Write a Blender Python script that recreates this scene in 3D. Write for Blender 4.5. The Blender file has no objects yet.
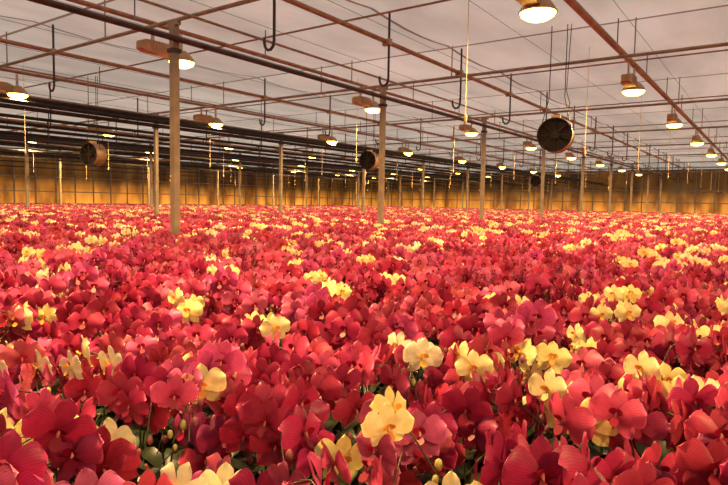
import bpy, math, random
import numpy as np
from mathutils import Vector, Matrix

random.seed(7); rng = np.random.default_rng(7)
K = 0.82            # metres per layout unit
EYE = 1.75
BENCH = 0.75
YAW = math.radians(35.3)
FW = np.array([-math.sin(YAW), math.cos(YAW)])
RT = np.array([math.cos(YAW), math.sin(YAW)])
sc = bpy.context.scene
try:
    sc.view_settings.view_transform = 'Standard'
    sc.view_settings.look = 'None'
except Exception: pass

# ------------------------------------------------------------ materials
def mat_new(name):
    m = bpy.data.materials.new(name); m.use_nodes = True
    nt = m.node_tree; nt.nodes.clear()
    out = nt.nodes.new('ShaderNodeOutputMaterial')
    return m, nt, out
def metal(name, c1, c2, rough=0.55, met=0.3, scale=6, em=0):
    m, nt, out = mat_new(name)
    b = nt.nodes.new('ShaderNodeBsdfPrincipled')
    tc = nt.nodes.new('ShaderNodeTexCoord')
    n = nt.nodes.new('ShaderNodeTexNoise'); n.inputs['Scale'].default_value = scale; n.inputs['Detail'].default_value = 5
    r = nt.nodes.new('ShaderNodeValToRGB')
    r.color_ramp.elements[0].position = .35; r.color_ramp.elements[1].position = .7
    r.color_ramp.elements[0].color = (*c1, 1); r.color_ramp.elements[1].color = (*c2, 1)
    L = nt.links.new
    L(tc.outputs['Object'], n.inputs['Vector']); L(n.outputs['Fac'], r.inputs['Fac']); L(r.outputs['Color'], b.inputs['Base Color'])
    if em: L(r.outputs['Color'], b.inputs['Emission Color']); b.inputs['Emission Strength'].default_value = em
    b.inputs['Roughness'].default_value = rough; b.inputs['Metallic'].default_value = met
    L(b.outputs[0], out.inputs['Surface'])
    return m
def emis(name, col, s):
    m, nt, out = mat_new(name)
    e = nt.nodes.new('ShaderNodeEmission'); e.inputs['Color'].default_value = (*col, 1); e.inputs['Strength'].default_value = s
    nt.links.new(e.outputs[0], out.inputs['Surface']); return m

M_POST = metal('galvanised_post', (.28,.22,.15), (.40,.32,.22), .5, .15)
M_PIPE = metal('red_brown_pipe', (.29,.16,.09), (.42,.26,.16), .5, .1)
M_DARK = metal('dark_beam', (.04,.025,.02), (.08,.05,.04), .5, .1)
M_BLACK = metal('black_screen_bundle', (.012,.009,.008), (.03,.02,.018), .8, 0)
M_ALU = metal('aluminium', (.45,.40,.33), (.6,.54,.44), .4, .5)
M_HOUS = metal('lamp_housing', (.42,.27,.13), (.55,.37,.20), .45, .1)
M_REFL = metal('lamp_reflector', (.8,.55,.25), (.9,.65,.33), .3, .4)
M_GLOW = emis('sodium_lamp_glow', (1, .64, .10), 14)
M_FLOOR = metal('concrete', (.12,.11,.10), (.2,.18,.16), .9, 0, 3)

def petal_mat():
    m, nt, out = mat_new('orchid_petal'); L = nt.links.new
    t = nt.nodes.new('ShaderNodeAttribute'); t.attribute_name = 'tint'
    p = nt.nodes.new('ShaderNodeAttribute'); p.attribute_name = 'pv'
    s = nt.nodes.new('ShaderNodeSeparateColor'); L(p.outputs['Color'], s.inputs[0])
    def math_(op, a, b=None, c=None):
        n = nt.nodes.new('ShaderNodeMath'); n.operation = op
        for i, x in enumerate((a, b, c)):
            if x is None: continue
            if isinstance(x, (int, float)): n.inputs[i].default_value = x
            else: L(x, n.inputs[i])
        return n.outputs[0]
    tc = nt.nodes.new('ShaderNodeTexCoord')
    no = nt.nodes.new('ShaderNodeTexNoise'); no.inputs['Scale'].default_value = 70; no.inputs['Detail'].default_value = 3
    L(tc.outputs['Object'], no.inputs['Vector'])
    ph = math_('MULTIPLY_ADD', s.outputs[1], 78.0, math_('MULTIPLY', no.outputs['Fac'], 7.0))
    v = math_('MULTIPLY_ADD', math_('SINE', ph), .5, .5)
    v = math_('POWER', v, 3.0)
    vein = math_('SUBTRACT', 1.0, math_('MULTIPLY', v, s.outputs[2]))
    vein = math_('MULTIPLY', vein, math_('MULTIPLY_ADD', no.outputs['Fac'], .5, .75))
    r = nt.nodes.new('ShaderNodeValToRGB'); L(s.outputs[0], r.inputs['Fac'])
    e = r.color_ramp.elements
    e[0].position = 0; e[0].color = (.55,.35,.42,1)
    e[1].position = 1; e[1].color = (1.15,1.7,1.55,1)
    k = e.new(.4); k.color = (.86,.72,.8,1)
    k = e.new(.85); k.color = (1.0,.98,.98,1)
    mx = nt.nodes.new('ShaderNodeMix'); mx.data_type = 'RGBA'; mx.blend_type = 'MULTIPLY'; mx.inputs[0].default_value = 1
    st = math_('MINIMUM', math_('MULTIPLY_ADD', s.outputs[2], 3.6, .12), 1.0)
    L(st, mx.inputs[0])
    L(t.outputs['Color'], mx.inputs[6]); L(r.outputs['Color'], mx.inputs[7])
    m2 = nt.nodes.new('ShaderNodeVectorMath'); m2.operation = 'SCALE'
    L(mx.outputs[2], m2.inputs[0]); L(vein, m2.inputs['Scale'])
    d = nt.nodes.new('ShaderNodeBsdfPrincipled'); d.inputs['Roughness'].default_value = .4
    d.inputs['Specular IOR Level'].default_value = .35
    tr = nt.nodes.new('ShaderNodeBsdfTranslucent')
    L(m2.outputs[0], d.inputs['Base Color']); L(m2.outputs[0], tr.inputs['Color'])
    ms = nt.nodes.new('ShaderNodeMixShader'); ms.inputs[0].default_value = .2
    L(d.outputs[0], ms.inputs[1]); L(tr.outputs[0], ms.inputs[2]); L(ms.outputs[0], out.inputs['Surface'])
    return m
M_PETAL = petal_mat()
def green_mat():
    m, nt, out = mat_new('orchid_green'); L = nt.links.new
    t = nt.nodes.new('ShaderNodeAttribute'); t.attribute_name = 'tint'
    d = nt.nodes.new('ShaderNodeBsdfPrincipled'); d.inputs['Roughness'].default_value = .4
    L(t.outputs['Color'], d.inputs['Base Color']); L(d.outputs[0], out.inputs['Surface']); return m
M_GREEN = green_mat()

# ------------------------------------------------------------ hard-surface builder
class HB:
    def __init__(s): s.v = []; s.f = []; s.m = []; s.mats = []
    def mi(s, mat):
        if mat not in s.mats: s.mats.append(mat)
        return s.mats.index(mat)
    def add(s, vs, fs, mat):
        o = len(s.v); s.v += [tuple(x) for x in vs]; i = s.mi(mat)
        for f in fs: s.f.append(tuple(o+a for a in f)); s.m.append(i)
    def path(s, pts, r, mat, seg=8, cap=True):
        pts = [Vector(p) for p in pts]; vs = []; fs = []
        up = None
        for i, p in enumerate(pts):
            d = (pts[min(i+1, len(pts)-1)] - pts[max(i-1, 0)]).normalized()
            if up is None:
                up = Vector((0,0,1)) if abs(d.z) < .9 else Vector((1,0,0))
            a = d.cross(up).normalized(); b = a.cross(d).normalized(); up = b
            rr = r[i] if isinstance(r, (list, tuple)) else r
            for k in range(seg):
                t = 2*math.pi*k/seg
                vs.append(p + a*math.cos(t)*rr + b*math.sin(t)*rr)
        for i in range(len(pts)-1):
            for k in range(seg):
                fs.append((i*seg+k, i*seg+(k+1)%seg, (i+1)*seg+(k+1)%seg, (i+1)*seg+k))
        if cap:
            fs.append(tuple(range(seg))[::-1]); n = (len(pts)-1)*seg; fs.append(tuple(range(n, n+seg)))
        s.add(vs, fs, mat)
    def box(s, lo, hi, mat):
        x0,y0,z0 = lo; x1,y1,z1 = hi
        vs = [(x0,y0,z0),(x1,y0,z0),(x1,y1,z0),(x0,y1,z0),(x0,y0,z1),(x1,y0,z1),(x1,y1,z1),(x0,y1,z1)]
        s.add(vs, [(0,3,2,1),(4,5,6,7),(0,1,5,4),(1,2,6,5),(2,3,7,6),(3,0,4,7)], mat)
    def rings(s, rings, mat, seg, closed=(False, False)):
        vs = []; fs = []
        for (c, ax, r) in rings:
            for k in range(seg):
                t = 2*math.pi*k/seg
                if ax == 'z': vs.append((c[0]+r*math.cos(t), c[1]+r*math.sin(t), c[2]))
                else: vs.append((c[0]+r*math.cos(t), c[1], c[2]+r*math.sin(t)))
        for i in range(len(rings)-1):
            for k in range(seg):
                fs.append((i*seg+k, i*seg+(k+1)%seg, (i+1)*seg+(k+1)%seg, (i+1)*seg+k))
        if closed[0]: fs.append(tuple(range(seg)))
        if closed[1]: n = (len(rings)-1)*seg; fs.append(tuple(range(n, n+seg)))
        s.add(vs, fs, mat)
    def mesh(s, name, smooth=True):
        me = bpy.data.meshes.new(name); me.from_pydata(s.v, [], s.f)
        for m in s.mats: me.materials.append(m)
        me.polygons.foreach_set('material_index', s.m)
        if smooth:
            me.polygons.foreach_set('use_smooth', [True]*len(s.f))
        me.update()
        if smooth:
            try: me.set_sharp_from_angle(angle=math.radians(35))
            except Exception: pass
        return me
def obj(name, me, loc=(0,0,0), rz=0, parent=None):
    o = bpy.data.objects.new(name, me); sc.collection.objects.link(o)
    o.location = loc; o.rotation_euler = (0,0,rz)
    if parent: o.parent = parent
    return o
def hz(h): return EYE + h*K

# ------------------------------------------------------------ room shell
X0, X1, Y0, Y1 = -37.0, 7.0, -6.0, 50.0
ZC = hz(3.5)
h = HB(); h.box((X0-.2,Y0-.2,-.1),(X1+.2,Y1+.2,0), M_FLOOR); obj('floor', h.mesh('floor', False))

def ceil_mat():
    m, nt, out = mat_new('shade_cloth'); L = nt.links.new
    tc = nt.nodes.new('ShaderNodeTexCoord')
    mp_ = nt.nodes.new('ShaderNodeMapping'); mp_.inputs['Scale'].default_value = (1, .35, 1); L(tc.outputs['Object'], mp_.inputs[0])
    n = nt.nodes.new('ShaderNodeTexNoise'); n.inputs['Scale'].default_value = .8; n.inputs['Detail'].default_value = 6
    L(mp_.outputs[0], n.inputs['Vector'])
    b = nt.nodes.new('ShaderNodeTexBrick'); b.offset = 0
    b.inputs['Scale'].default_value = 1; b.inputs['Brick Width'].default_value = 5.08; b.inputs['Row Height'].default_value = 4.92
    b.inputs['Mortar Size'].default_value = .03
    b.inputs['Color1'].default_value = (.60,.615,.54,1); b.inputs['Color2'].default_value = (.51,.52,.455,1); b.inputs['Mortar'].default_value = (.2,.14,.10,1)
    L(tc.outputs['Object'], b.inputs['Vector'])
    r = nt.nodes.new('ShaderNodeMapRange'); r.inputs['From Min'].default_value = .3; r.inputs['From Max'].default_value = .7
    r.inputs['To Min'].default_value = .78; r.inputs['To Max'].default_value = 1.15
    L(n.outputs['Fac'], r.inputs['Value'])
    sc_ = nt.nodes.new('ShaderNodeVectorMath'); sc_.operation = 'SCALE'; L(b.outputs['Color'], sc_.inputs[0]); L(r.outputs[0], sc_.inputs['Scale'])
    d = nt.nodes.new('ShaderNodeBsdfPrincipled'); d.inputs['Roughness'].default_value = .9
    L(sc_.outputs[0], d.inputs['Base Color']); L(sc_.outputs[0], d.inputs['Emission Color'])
    d.inputs['Emission Strength'].default_value = .62   # added glow: soft fill standing in for daylight through the cloth
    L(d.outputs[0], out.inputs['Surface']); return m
h = HB(); vs = []; fs = []; ny = int((Y1-Y0)/.492)+1
for j in range(ny+1):
    y = Y0+(Y1-Y0)*j/ny; t = ((y/K+.1)/3.0) % 1.0
    z = ZC - .07*(1-(2*t-1)**2)
    vs += [(X0,y,z),(X1,y,z)]
fs = [(2*j,2*j+2,2*j+3,2*j+1) for j in range(ny)]
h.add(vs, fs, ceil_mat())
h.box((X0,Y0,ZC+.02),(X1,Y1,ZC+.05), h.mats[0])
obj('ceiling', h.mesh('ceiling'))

def wall_mat():
    m, nt, out = mat_new('wall_glass'); L = nt.links.new
    tc = nt.nodes.new('ShaderNodeTexCoord')
    sx = nt.nodes.new('ShaderNodeSeparateXYZ'); L(tc.outputs['Object'], sx.inputs[0])
    mp_ = nt.nodes.new('ShaderNodeMapping'); mp_.inputs['Scale'].default_value = (1, 1, .35); L(tc.outputs['Object'], mp_.inputs[0])
    n = nt.nodes.new('ShaderNodeTexNoise'); n.inputs['Scale'].default_value = .9; n.inputs['Detail'].default_value = 6
    L(mp_.outputs[0], n.inputs['Vector'])
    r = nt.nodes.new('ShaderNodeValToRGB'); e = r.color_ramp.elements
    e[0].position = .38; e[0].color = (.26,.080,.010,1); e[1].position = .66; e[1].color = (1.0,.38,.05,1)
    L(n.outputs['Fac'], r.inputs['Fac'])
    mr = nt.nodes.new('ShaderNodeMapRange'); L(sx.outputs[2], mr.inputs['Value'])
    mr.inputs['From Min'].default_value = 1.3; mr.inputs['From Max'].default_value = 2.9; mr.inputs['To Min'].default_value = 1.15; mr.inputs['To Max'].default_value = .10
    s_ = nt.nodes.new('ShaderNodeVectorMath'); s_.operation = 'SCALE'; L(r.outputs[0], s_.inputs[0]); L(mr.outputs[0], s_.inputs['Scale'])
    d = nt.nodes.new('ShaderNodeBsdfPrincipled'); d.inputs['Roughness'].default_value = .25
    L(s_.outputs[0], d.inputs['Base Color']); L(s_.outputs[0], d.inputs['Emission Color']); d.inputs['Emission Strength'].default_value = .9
    L(d.outputs[0], out.inputs['Surface']); return m
M_WALL = wall_mat()   # glazing with an orange glow painted in, bright low down, dark above
M_WLOW = metal('wall_plinth', (.30,.2,.1), (.4,.26,.12), .8, 0, 1)
def wall(name, lo, hi, axis):
    h = HB(); h.box(lo, hi, M_WALL)
    x0,y0,z0 = lo; x1,y1,z1 = hi
    if axis == 'x':
        inner = y0 if y0 > 20 else y1; s = -1 if y0 > 20 else 1
        x = x0
        while x < x1:
            h.box((x, min(inner, inner+s*.06), 0), (x+.07, max(inner, inner+s*.06), z1), M_POST); x += 1.23
        for z in (.9, 2.0, 2.9): h.box((x0, min(inner, inner+s*.05), z), (x1, max(inner, inner+s*.05), z+.06), M_POST)
        h.box((x0, min(inner, inner+s*.04), 0), (x1, max(inner, inner+s*.04), .8), M_WLOW)
    else:
        inner = x1 if x1 < 0 else x0; s = 1 if x1 < 0 else -1
        y = y0
        while y < y1:
            h.box((min(inner, inner+s*.06), y, 0), (max(inner, inner+s*.06), y+.07, z1), M_POST); y += 1.23
        for z in (.9, 2.0, 2.9): h.box((min(inner, inner+s*.05), y0, z), (max(inner, inner+s*.05), y1, z+.06), M_POST)
        h.box((min(inner, inner+s*.04), y0, 0), (max(inner, inner+s*.04), y1, .8), M_WLOW)
    obj(name, h.mesh(name, False))
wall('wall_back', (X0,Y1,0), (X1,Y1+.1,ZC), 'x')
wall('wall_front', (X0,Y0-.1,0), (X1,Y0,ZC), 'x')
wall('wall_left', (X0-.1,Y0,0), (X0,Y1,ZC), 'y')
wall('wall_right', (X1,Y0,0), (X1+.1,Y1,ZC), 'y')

# ------------------------------------------------------------ structure
frame = bpy.data.objects.new('greenhouse_frame', None); sc.collection.objects.link(frame)
PX = [1.1, -7.93, -17, -26, -35]
PY = [-.1+6*i for i in range(0, 10)]
hp = HB()
hp.box((-.045,-.045,0), (.045,.045,hz(2.72)), M_POST)
hp.box((-.09,-.09,0), (.09,.09,.015), M_POST)
hp.box((-.065,-.065,hz(2.3)), (.065,.065,hz(2.3)+.05), M_DARK)
hp.box((-.10,-.03,hz(2.72)), (.10,.03,hz(2.72)+.06), M_POST)
mp = hp.mesh('steel_post', False)
for x in PX:
    for y in PY:
        if x > 0 and y < 6: continue
        obj('steel_post', mp, (x*K, y*K, 0), 0, frame)
YA, YB = Y0+.2, Y1-.2
for x in PX:
    h = HB()
    h.path([(x*K+.075,YA,hz(2.5)),(x*K+.075,YB,hz(2.5))], .04, M_DARK)
    if x < -10:
        for dx, hh, r in ((.3,2.35,.05),(-.5,2.2,.04),(1.2,2.45,.06),(2.0,2.25,.045),(2.9,2.1,.04),(-1.6,2.0,.04),(-2.6,1.75,.03),(3.6,1.9,.03),(-3.4,2.35,.05)):
            if (x+dx)*K < X0+.4: continue
            h.path([((x+dx)*K,YA,hz(hh)),((x+dx)*K,YB,hz(hh))], r, M_BLACK, 6)
    obj('gutter_pipe', h.mesh('gutter_pipe'), (0,0,0), 0, frame)
LX = [3.6-6.2*i for i in range(0, 7)]
for i, x in enumerate(LX):
    h = HB()
    h.path([(x*K,YA,hz(2.95)),(x*K,YB,hz(2.95))], .048 if i == 1 else .034, M_PIPE)
    y = YA+.7
    while y < YB:
        h.path([(x*K,y,hz(2.95)),(x*K,y,ZC)], .009, M_DARK, 5, False); y += 3*K
    obj('lamp_rail', h.mesh('lamp_rail'), (0,0,0), 0, frame)
for i, x in enumerate(LX[1:]):
    h = HB(); xx = (x-3.45)*K
    h.path([(xx,YA,hz(2.95)),(xx,YB,hz(2.95))], .036, M_PIPE)
    h.path([(xx-1.25*K,YA,hz(2.72)),(xx-1.25*K,YB,hz(2.72))], .018, M_POST, 6)
    y = 2.55+.6; q = 0
    while y*K < YB-1:
        Y = y*K; q += 1
        pts = [(xx+.05,Y,ZC),(xx+.05,Y,hz(2.55)),(xx+.05,Y,hz(2.35))]
        for t in range(0, 6):
            a = math.pi*t/5
            pts.append((xx-.03+.08*math.cos(a), Y, hz(2.27)-.10*math.sin(a)))
        pts.append((xx-.11,Y,hz(2.33)))
        h.path(pts, .018, M_DARK, 8)
        h.box((xx-.05,Y-.035,hz(2.9)-.02),(xx+.085,Y+.035,hz(2.9)+.075), M_HOUS)
        if q % 2 == 0:   # added drop cord and end piece; lamp-yellow glare put into its colour
            h.path([(xx+2.1,Y+.9,ZC),(xx+2.1,Y+.9,hz(1.2))], .005, M_REFL, 5)
            h.rings([((xx+2.1,Y+.9,hz(1.2)),'z',.012),((xx+2.1,Y+.9,hz(1.2)-.05),'z',.022),((xx+2.1,Y+.9,hz(1.2)-.1),'z',.014)], M_HOUS, 8, (True, True))
        y += 3
    obj('heating_pipe', h.mesh('heating_pipe'), (0,0,0), 0, frame)
for n, y in enumerate(PY):
    h = HB()
    h.path([(X0+.2,y*K,hz(2.80)),(X1-.2,y*K,hz(2.80))], .027, M_POST)
    x = X0+1
    while x < X1-.2:
        h.path([(x,y*K,hz(2.8)),(x,y*K,ZC)], .011, M_POST, 5, False)
        x += 3.1
    obj('cross_truss', h.mesh('cross_truss'), (0,0,0), 0, frame)
    h = HB()
    h.path([(X0+.2,(y+3)*K,hz(3.38)),(X1-.2,(y+3)*K,hz(3.38))], .016, M_PIPE, 6)
    if (y+3)*K < Y1-.3: obj('screen_bar', h.mesh('screen_bar'), (0,0,0), 0, frame)
h = HB(); x = X0+.6
while x < X1:
    h.path([(x,YA,ZC-.09),(x,YB,ZC-.09)], .004, M_DARK, 4, False); x += 1.64
obj('screen_wires', h.mesh('screen_wires'), (0,0,0), 0, frame)

# ------------------------------------------------------------ lamps (reflector bell + long ballast box behind it)
h = HB()
h.rings([((0,0,.0),'z',.19),((0,0,.05),'z',.175),((0,0,.12),'z',.12),((0,0,.16),'z',.07)], M_HOUS, 24, (False, True))
h.rings([((0,0,0),'z',.186),((0,0,.05),'z',.168),((0,0,.10),'z',.11)], M_REFL, 24)
h.rings([((0,0,.012),'z',.18),((0,0,-.03),'z',.168),((0,0,-.065),'z',.11),((0,0,-.078),'z',.03)], M_GLOW, 24, (False, True))
h.rings([((0,0,.0),'z',.196),((0,0,.014),'z',.198),((0,0,.014),'z',.186)], M_ALU, 24)
xs = [(-.10,.06,.04,.16),(-.20,.085,.03,.19),(-.62,.085,.03,.19),(-.70,.06,.06,.16)]
vs = []; fs = []
for (x, hy, z0, z1) in xs:
    vs += [(x,-hy,z0),(x,-hy,z1-.02),(x,-hy+.02,z1),(x,hy-.02,z1),(x,hy,z1-.02),(x,hy,z0)]
for i in range(3):
    for k in range(6): fs.append((i*6+k, i*6+(k+1)%6, (i+1)*6+(k+1)%6, (i+1)*6+k))
fs.append(tuple(range(6))); fs.append(tuple(range(18,24)))
h.add(vs, fs, M_HOUS)
for i in range(8):
    x = -.25-.045*i; h.box((x,-.091,.05),(x+.012,.091,.194), M_HOUS)
h.box((-.50,-.015,.19),(-.46,.015,.40), M_ALU); h.box((-.03,-.015,.15),(.01,.015,.40), M_ALU)
ml = h.mesh('sodium_grow_lamp')
lamp_z = hz(2.95)-.04-.40
for i, x in enumerate(LX):
    for n in range(-1, 8):
        y = 6.7+6.05*n + (.7 if i == 1 else 0)
        o = obj('sodium_grow_lamp', ml, (x*K, y*K, lamp_z), math.radians(90))
        ld = bpy.data.lights.new('sodium_light', 'AREA'); ld.shape = 'DISK'; ld.size = .3
        ld.energy = 238; ld.color = (1, .62, .24)
        lo = obj('lamp_light', ld, (0,0,-.09), 0, o)

# ------------------------------------------------------------ fans
h = HB(); R = .26
h.rings([((0,-.14,0),'y',R+.012),((0,-.12,0),'y',R),((0,.14,0),'y',R),((0,.16,0),'y',R+.012)], M_PIPE, 36)
h.rings([((0,.16,0),'y',R+.012),((0,.15,0),'y',R-.008),((0,-.13,0),'y',R-.008),((0,-.14,0),'y',R+.012)], M_BLACK, 36)
for r in (.05,.08,.11,.14,.17,.20,.23):
    pts = [(r*math.cos(2*math.pi*k/28), -.135, r*math.sin(2*math.pi*k/28)) for k in range(29)]
    h.path(pts, .003, M_BLACK, 4, False)
for k in range(8):
    a = math.pi*k/4; h.path([(.03*math.cos(a),-.135,.03*math.sin(a)),(R*math.cos(a),-.13,R*math.sin(a))], .005, M_DARK, 4)
h.rings([((0,-.12,0),'y',.055),((0,-.10,0),'y',.075),((0,.10,0),'y',.075),((0,.13,0),'y',.05)], M_BLACK, 16, (True, True))
for k in range(6):
    a = math.pi*k/3; ca, sa = math.cos(a), math.sin(a)
    pr = [(.06,-.03,-.05),(.235,-.085,-.09),(.235,.085,.0),(.06,.03,.0)]
    h.add([(r*ca-t*sa, yy, r*sa+t*ca) for r, t, yy in pr], [(0,1,2,3)], M_BLACK)
h.rings([((0,.02,0),'y',.01),((0,.02,0),'y',R-.006)], M_BLACK, 32)
h.box((-.07,-.05,R),(.07,.05,R+.06), M_HOUS)
mf = h.mesh('circulation_fan')
for (x, y, hh) in ((-3.62,11.57,1.35),(-12.0,17.2,1.45),(-16.3,9.3,1.22),(-12.0,35,1.4)):
    o = obj('circulation_fan', mf, (x*K,y*K,hz(hh)), random.uniform(.1,.3))
    hh_ = HB(); top = ZC-hz(hh)
    for sx in (-1, 1):
        hh_.path([(sx*.24,0,.11),(sx*.12,0,.6),(sx*.12,0,top)], .008, M_DARK, 5)
    hh_.path([(.16,0,.24),(.2,0,.5),(.14,.02,.7),(.18,0,top)], .006, M_BLACK, 5)
    obj('fan_hanger', hh_.mesh('fan_hanger'), (0,0,0), 0, o)

# ------------------------------------------------------------ orchids
def petal(L, W, nu, nv, ang, z0, bend, cup, ruf, seed, kind):
    r = random.Random(seed)
    t = np.linspace(0, 1, nu+1); u = np.sin(t*math.pi/2)
    v = np.linspace(-1, 1, nv+1)
    if kind == 'lat': w = W*np.clip(.10+1.02*u**.75, 0, 1)*np.sqrt(np.clip(1-u**3.6, 0, 1)) ; w[-1] = W*.12
    else: w = W*np.clip(.22+1.2*u**1.0, 0, 1)*np.sqrt(np.clip(1-u**2.8, 0, 1)); w[-1] = W*.1
    U, V = np.meshgrid(u, v, indexing='ij'); Wm = w[:, None]
    a = L*(U - .06*V*V*U); b = Wm*V
    p1, p2 = r.uniform(0, 6), r.uniform(0, 6)
    z = z0 - bend*L*U**2 - cup*np.abs(b)**1.5*6 + ruf*np.sin(V*3.2+p1)*U*U + ruf*.7*np.sin(U*5+V*2+p2)*U
    c, s = math.cos(ang), math.sin(ang)
    P = np.stack([a*c-b*s, a*s+b*c, z], -1).reshape(-1, 3)
    F = [(i*(nv+1)+j, (i+1)*(nv+1)+j, (i+1)*(nv+1)+j+1, i*(nv+1)+j+1) for i in range(nu) for j in range(nv)]
    E = np.clip(np.maximum(U, .35*U+.65*np.abs(V)**3*np.sqrt(U)), 0, 1)
    A = np.stack([E, V*.5+.5], -1).reshape(-1, 2)
    return P, F, A
D = math.radians
def flower(seed, lod):
    r = random.Random(seed); parts = []
    if lod == 0: a, b, c, d = 8, 10, 5, 4
    elif lod == 1: a, b, c, d = 3, 4, 3, 2
    else: a, b, c, d = 2, 2, 1, 2
    rf = .0038; bd = r.uniform(-.1, .35)
    for ang in (90, 232, 308):
        parts.append((petal(.056, .022, c, d, D(ang+r.uniform(-5,5)), -.005, r.uniform(-.1,.35), .1, rf*.6, r.random(), 'sep'), 0))
    for ang in (13, 167):
        parts.append((petal(.061, .042, a, b, D(ang+r.uniform(-6,6)), .002, bd+r.uniform(-.1,.1), r.uniform(-.05,.35), rf, r.random(), 'lat'), 0))
    if lod < 2:
        n = 4 if lod == 0 else 2
        P, F, A = petal(.028, .013, n, n, D(270), 0, 0, 0, .001, r.random(), 'lat')
        P[:, 2] = .006 + np.abs(P[:, 1])*.75; P[:, 1] *= .8
        parts.append(((P, F, A), 1))
        for s in (-1, 1):
            P, F, A = petal(.018, .011, n, 2, D(90-s*42), 0, -.6, 0, 0, r.random(), 'lat')
            P[:, 2] += .007; parts.append(((P, F, A), 1))
        P, F, A = petal(.012, .006, 2, 4, D(90), .012, .3, 3.0, 0, r.random(), 'sep'); P[:, 1] -= .004
        parts.append(((P, F, A), 2))
    Vs = []; Fs = []; As = []; Pt = []; o = 0; pid = []
    for q, ((P, F, A), k) in enumerate(parts):
        Vs.append(P); Fs += [tuple(x+o for x in f) for f in F]; As.append(A); Pt.append(np.full(len(P), k)); o += len(P)
        sh = (.76 if q < 3 else 1.0)
        pid.append(np.full(len(P), sh if k == 0 else 1.0))
    return np.vstack(Vs), np.array(Fs), np.vstack(As), np.concatenate(Pt), np.concatenate(pid)
FL = {l: [flower(100*l+i, l) for i in range(10)] for l in (0, 1, 2)}

class OB:
    def __init__(s): s.V=[]; s.F=[]; s.T=[]; s.P=[]; s.M=[]; s.n=0
    def add(s, V, F, T, P, m):
        s.V.append(V); s.F.append(np.asarray(F)+s.n); s.T.append(T); s.P.append(P); s.M.append(np.full(len(F), m)); s.n += len(V)
    def flower(s, lod, pos, f, up, col, size, r):
        V, F, A, K_, SH = r.choice(FL[lod])
        f = f/np.linalg.norm(f); x = np.cross(up, f); x /= np.linalg.norm(x); y = np.cross(f, x)
        Rm = np.stack([x, y, f], 1)
        P = (V*size) @ Rm.T + pos
        pet, lip, colm, vs = col
        if pet[1] < .5: j = r.uniform(.72,1.2)*np.array([1, r.uniform(.75,1.3), r.uniform(.75,1.35)])
        else: j = r.uniform(.9,1.04)*np.array([1, r.uniform(.94,1.05), r.uniform(.8,1.2)])
        pc = np.minimum(np.array(pet)*j, .98)
        T = np.where((K_ == 0)[:, None], pc*SH[:, None] if pet[1] < .5 else pc*(SH[:, None]*.4+.6), np.where((K_ == 1)[:, None], np.array(lip), np.array(colm)))
        B = np.where(K_ == 0, vs, 0.0)
        s.add(P, F, T, np.concatenate([A, B[:, None]], 1), 0)
    def tube(s, pts, r, col, seg=5):
        pts = np.array(pts, float); n = len(pts); vs = []
        for i, p in enumerate(pts):
            d = pts[min(i+1, n-1)]-pts[max(i-1, 0)]; d /= np.linalg.norm(d)+1e-9
            a = np.cross(d, [.31,.95,.05]); a /= np.linalg.norm(a)+1e-9; b = np.cross(a, d)
            rr = r[i] if hasattr(r, '__len__') else r
            for k in range(seg):
                t = 2*math.pi*k/seg; vs.append(p+a*math.cos(t)*rr+b*math.sin(t)*rr)
        F = [(i*seg+k, i*seg+(k+1)%seg, (i+1)*seg+(k+1)%seg, (i+1)*seg+k) for i in range(n-1) for k in range(seg)]
        s.add(np.array(vs), F, np.tile(col, (len(vs), 1)), np.zeros((len(vs), 3)), 1)
    def leaf(s, az, L, W, col, z0):
        u = np.linspace(0, 1, 6); v = np.array([-1, 0, 1.])
        U, V = np.meshgrid(u, v, indexing='ij')
        w = W*np.sqrt(np.clip(1-(2*U-1.0)**4, 0.03, 1))*.9
        a = L*U; b = w*V; z = z0 + .09*np.sin(U*2.3) - .05*U**2 + np.abs(V)*.012
        c, sn = math.cos(az), math.sin(az)
        P = np.stack([a*c-b*sn, a*sn+b*c, z], -1).reshape(-1, 3)
        F = [(i*3+j, (i+1)*3+j, (i+1)*3+j+1, i*3+j+1) for i in range(5) for j in range(2)]
        s.add(P, F, np.tile(col, (len(P), 1)), np.zeros((len(P), 3)), 1)
    def mesh(s, name):
        me = bpy.data.meshes.new(name); V = np.vstack(s.V); F = np.vstack(s.F)
        me.from_pydata(V.tolist(), [], F.tolist())
        me.materials.append(M_PETAL); me.materials.append(M_GREEN)
        me.polygons.foreach_set('material_index', np.concatenate(s.M).astype(np.int32))
        me.polygons.foreach_set('use_smooth', np.ones(len(F), bool))
        for nm, arr in (('tint', s.T), ('pv', s.P)):
            a = me.attributes.new(nm, 'FLOAT_COLOR', 'POINT'); A = np.vstack(arr)
            a.data.foreach_set('color', np.concatenate([A, np.ones((len(A), 1))], 1).astype(np.float32).ravel())
        me.update(); return me

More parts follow.
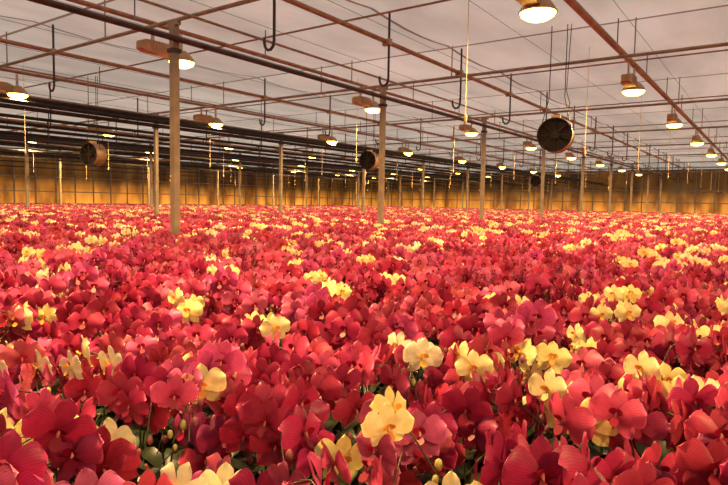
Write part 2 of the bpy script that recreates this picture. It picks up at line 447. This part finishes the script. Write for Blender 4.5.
PINKS = [((.68,.074,.175),(.30,.005,.03),(.8,.35,.36),.25), ((.60,.050,.115),(.25,.005,.022),(.75,.28,.28),.28),
         ((.72,.112,.24),(.36,.008,.035),(.85,.4,.40),.24), ((.49,.034,.105),(.22,.004,.018),(.7,.25,.26),.28)]
CREAMS = [((.98,.90,.54),(.88,.48,.07),(.95,.75,.3),.03), ((.98,.85,.38),(.85,.38,.05),(.95,.68,.22),.04)]
STEM = np.array([.035,.045,.012]); LEAF = np.array([.018,.032,.009])
def bez(p, t):
    p = [np.array(q, float) for q in p]
    return (1-t)**3*p[0]+3*(1-t)**2*t*p[1]+3*(1-t)*t*t*p[2]+t**3*p[3]
def rot2(v, a): c, s = math.cos(a), math.sin(a); return np.array([v[0]*c-v[1]*s, v[0]*s+v[1]*c, v[2]])
def plant(ob, off, az, r, lod, cream=None):
    off = np.array(off, float)
    col = r.choice(CREAMS if cream else PINKS)
    hs = r.uniform(.86, 1.08)
    if cream: hs = r.uniform(.96, 1.08)
    two = (not cream) and r.random() < (.6 if lod == 0 else .8)
    for sp in range(2 if two else 1):
        a = az + (r.uniform(-.9, .9) if sp else r.uniform(-.5,.5))
        dx = r.uniform(-.11, .11)
        H = hs*r.uniform(.90, 1.05)
        cp = [(0,0,.09),(dx*.3,.06,.38*H),(dx,.02,.68*H),(dx*1.6,-r.uniform(.2,.30),r.uniform(.34,.46)*H)]
        n = 9 if lod == 0 else 5
        pts = [rot2(bez(cp, t), a)+off for t in np.linspace(0, 1, n)]
        ob.tube(pts, np.linspace(.0034, .0016, n), STEM*r.uniform(.7,1.3), 5 if lod == 0 else 3)
        nf = (r.randint(3, 4) if cream else r.randint(5, 6)) if lod == 0 else (4 if cream else 5)
        for k in range(nf):
            t = .42+.56*k/nf + r.uniform(-.015,.015); c = bez(cp, t); side = 1 if k % 2 else -1
            f = np.array([side*r.uniform(.05,.6), -1, r.uniform(-.25,.4)])
            pos = c + np.array([side*.041, -.028, r.uniform(-.012,.018)])
            if lod == 0:
                ob.tube([rot2(c, a)+off, rot2((c+pos)/2+np.array([0,0,.006]), a)+off, rot2(pos-f*.006, a)+off], .0018, np.array([.16,.06,.04]), 4)
            up = np.array([r.uniform(-.35,.35), 0, 1.0])
            sz = r.uniform(.95,1.18) if lod == 0 else r.uniform(.9,1.1)
            if cream and lod == 0: sz *= .92
            ob.flower(lod, rot2(pos, a)+off, rot2(f, a), rot2(up, a), col, sz, r)
        if lod == 0:
            for k in range(r.randint(1, 3)):
                c = bez(cp, .95+.025*k); s_ = .0085-.0015*k
                bp = rot2(c+np.array([(-1)**k*.012,-.008,-.004]), a)+off
                q = [bp+np.array([0,0,z*s_*1.5]) for z in (-1,-.7,0,.7,1)]
                ob.tube(q, [s_*.15, s_*.7, s_, s_*.7, s_*.1], np.array([.35,.10,.10]) if not cream else np.array([.55,.5,.15]), 7)
    if lod < 2:
        for k in range(4 if lod == 0 else 2):
            ob.leaf(az+k*math.pi/2+r.uniform(-.3,.3), r.uniform(.14,.2), .035, LEAF*r.uniform(.7,1.3), off[2]+.09)
    if lod == 0:
        pr = [off+np.array([0,0,z]) for z in (0,.10,.105,.09)]
        ob.tube(pr, [.042,.055,.058,.05], np.array([.05,.03,.02]), 12)
        c = [off+np.array([0,0,z]) for z in (.088,.09)]; ob.tube(c, [.051,.001], np.array([.06,.03,.015]), 12)

field = bpy.data.objects.new('potted_orchid_field', None); sc.collection.objects.link(field)
NP = []; NY = []
for i in range(20):
    ob = OB(); plant(ob, (0,0,0), 0, random.Random(500+i), 0, False); NP.append(ob.mesh('orchid_plant'))
for i in range(8):
    ob = OB(); plant(ob, (0,0,0), 0, random.Random(900+i), 0, True); NY.append(ob.mesh('orchid_plant_cream'))
MID = []
for i in range(12):
    ob = OB(); r = random.Random(40+i); n = 6
    for a in range(n):
        for b in range(n):
            plant(ob, ((a+.5)/n-.5+r.uniform(-.05,.05), (b+.5)/n-.5+r.uniform(-.05,.05), r.uniform(-.03,.02)), YAW+r.gauss(0,.7), r, 1, r.random() < .21)
    MID.append(ob.mesh('orchid_bed'))
FAR = []
for i in range(4):
    ob = OB(); r = random.Random(70+i); S = 4.0
    for k in range(500):
        cx, cy = r.uniform(-S/2, S/2), r.uniform(-S/2, S/2); cream = r.random() < .30
        col = r.choice(CREAMS if cream else PINKS); zt = r.uniform(.44,.56)
        for q in range(4 if cream else 6):
            pos = np.array([cx+r.gauss(0,.06), cy+r.gauss(0,.06), zt-abs(r.gauss(0,.06))])
            a = YAW+r.gauss(0,.8); f = rot2(np.array([0,-1,r.uniform(-.2,.7)]), a)
            ob.flower(2, pos, f, np.array([r.uniform(-.3,.3),r.uniform(-.3,.3),1.0]), col, r.uniform(.95,1.2), r)
    FAR.append(ob.mesh('orchid_bed_distant'))

# cream-flowered plants: (metres ahead, metres right) of the standing spot
CR = [(1.22,-.77),(1.27,-.57),(.97,-.34),(1.6,-.52),(1.78,-.78),(1.78,-1.02),(2.34,-.12),(1.15,-.03),(.93,.10),(2.3,-.49),
      (1.88,.35),(1.95,.12),(1.86,.62),(1.68,.82),(1.62,.97),(2.56,1.44),(2.45,1.06),(1.47,.47),(3.6,-1.9),(2.4,-1.4),(3.3,-1.1),
      (3.2,-.16),(2.85,.57),(3.6,1.3),(3.45,-.86),(2.9,1.3),(2.5,1.6),(3.7,.1),(4.2,.8),(4.4,-1.2),(2.1,1.3),(2.7,-.9)]
CRW = [FW*(a+.08)+RT*b for a, b in CR]
def put_plant(me, x, y, rz, lo=.92, hi=1.06):
    o = obj('orchid_plant', me, (x, y, BENCH), rz, field)
    s = random.uniform(lo, hi); o.scale = (s,s,s)
for c in CRW: put_plant(random.choice(NY), c[0], c[1], YAW+random.gauss(0,.35), .98, 1.06)
def add_near(cx, cy):
    n = 5
    for a in range(n):
        for b in range(n):
            x = cx-.5+(a+.5)/n+random.uniform(-.05,.05); y = cy-.5+(b+.5)/n+random.uniform(-.05,.05)
            p = np.array([x, y]); fwd = p@FW
            if fwd < .62: continue
            lat = p@RT
            if abs(lat) > fwd*.9+1.6: continue
            if any(np.linalg.norm(p-c) < .085 or (fwd < 2.3 and np.linalg.norm(p-(c-FW*.15)) < .065) for c in CRW): continue
            if fwd < 2.2 and random.random() < .05: continue     # random near plants left out to open dark gaps
            cream = fwd > 2.4 and random.random() < .11
            put_plant(random.choice(NY if cream else NP), x, y, YAW+random.gauss(0,.62))
cnt = [0,0,0]
for cx4 in np.arange(X0+3, 5, 4):
    for cy4 in np.arange(-2, Y1-1.5, 4):
        dx = max(abs(cx4)-2, 0); dy = max(abs(cy4)-2, 0); dist = math.hypot(dx, dy)
        if dist > 13:
            obj('orchid_bed', random.choice(FAR), (cx4, cy4, BENCH), 0, field); cnt[0] += 1; continue
        for i in range(4):
            for j in range(4):
                cx, cy = cx4-1.5+i, cy4-1.5+j
                p = np.array([cx, cy]); d = np.linalg.norm(p)
                if d < 5.2: add_near(cx, cy)
                elif p@FW > -1 and abs(p@RT) < (p@FW)*1.2+3: obj('orchid_bed', random.choice(MID), (cx, cy, BENCH), 0, field); cnt[1] += 1
print('patches', cnt, len(bpy.data.objects))

h = HB()
y = -1.0
while y < Y1-2:
    y2 = min(y+5.9, Y1-1.2)
    h.box((X0+1, y, BENCH-.05), (6, y2, BENCH), M_BLACK)
    x = X0+1.5
    while x < 6:
        for yy in (y+.3, y2-.35): h.box((x,yy,0),(x+.05,yy+.05,BENCH-.05), M_ALU)
        x += 3
    y += 5.9
obj('growing_bench', h.mesh('growing_bench', False))

# ------------------------------------------------------------ world, camera
w = bpy.data.worlds.new('World'); sc.world = w; w.use_nodes = True
w.node_tree.nodes['Background'].inputs[0].default_value = (.35,.3,.28,1); w.node_tree.nodes['Background'].inputs[1].default_value = .3
cd = bpy.data.cameras.new('camera'); cd.sensor_width = 36; cd.lens = 36*580/728; cd.clip_start = .05; cd.clip_end = 300
cam = bpy.data.objects.new('camera', cd); sc.collection.objects.link(cam)
cam.matrix_world = Matrix.Translation((0,0,EYE)) @ Matrix.Rotation(YAW,4,'Z') @ Matrix.Rotation(math.radians(90-4.07),4,'X') @ Matrix.Rotation(math.radians(.96),4,'Z')
sc.camera = cam
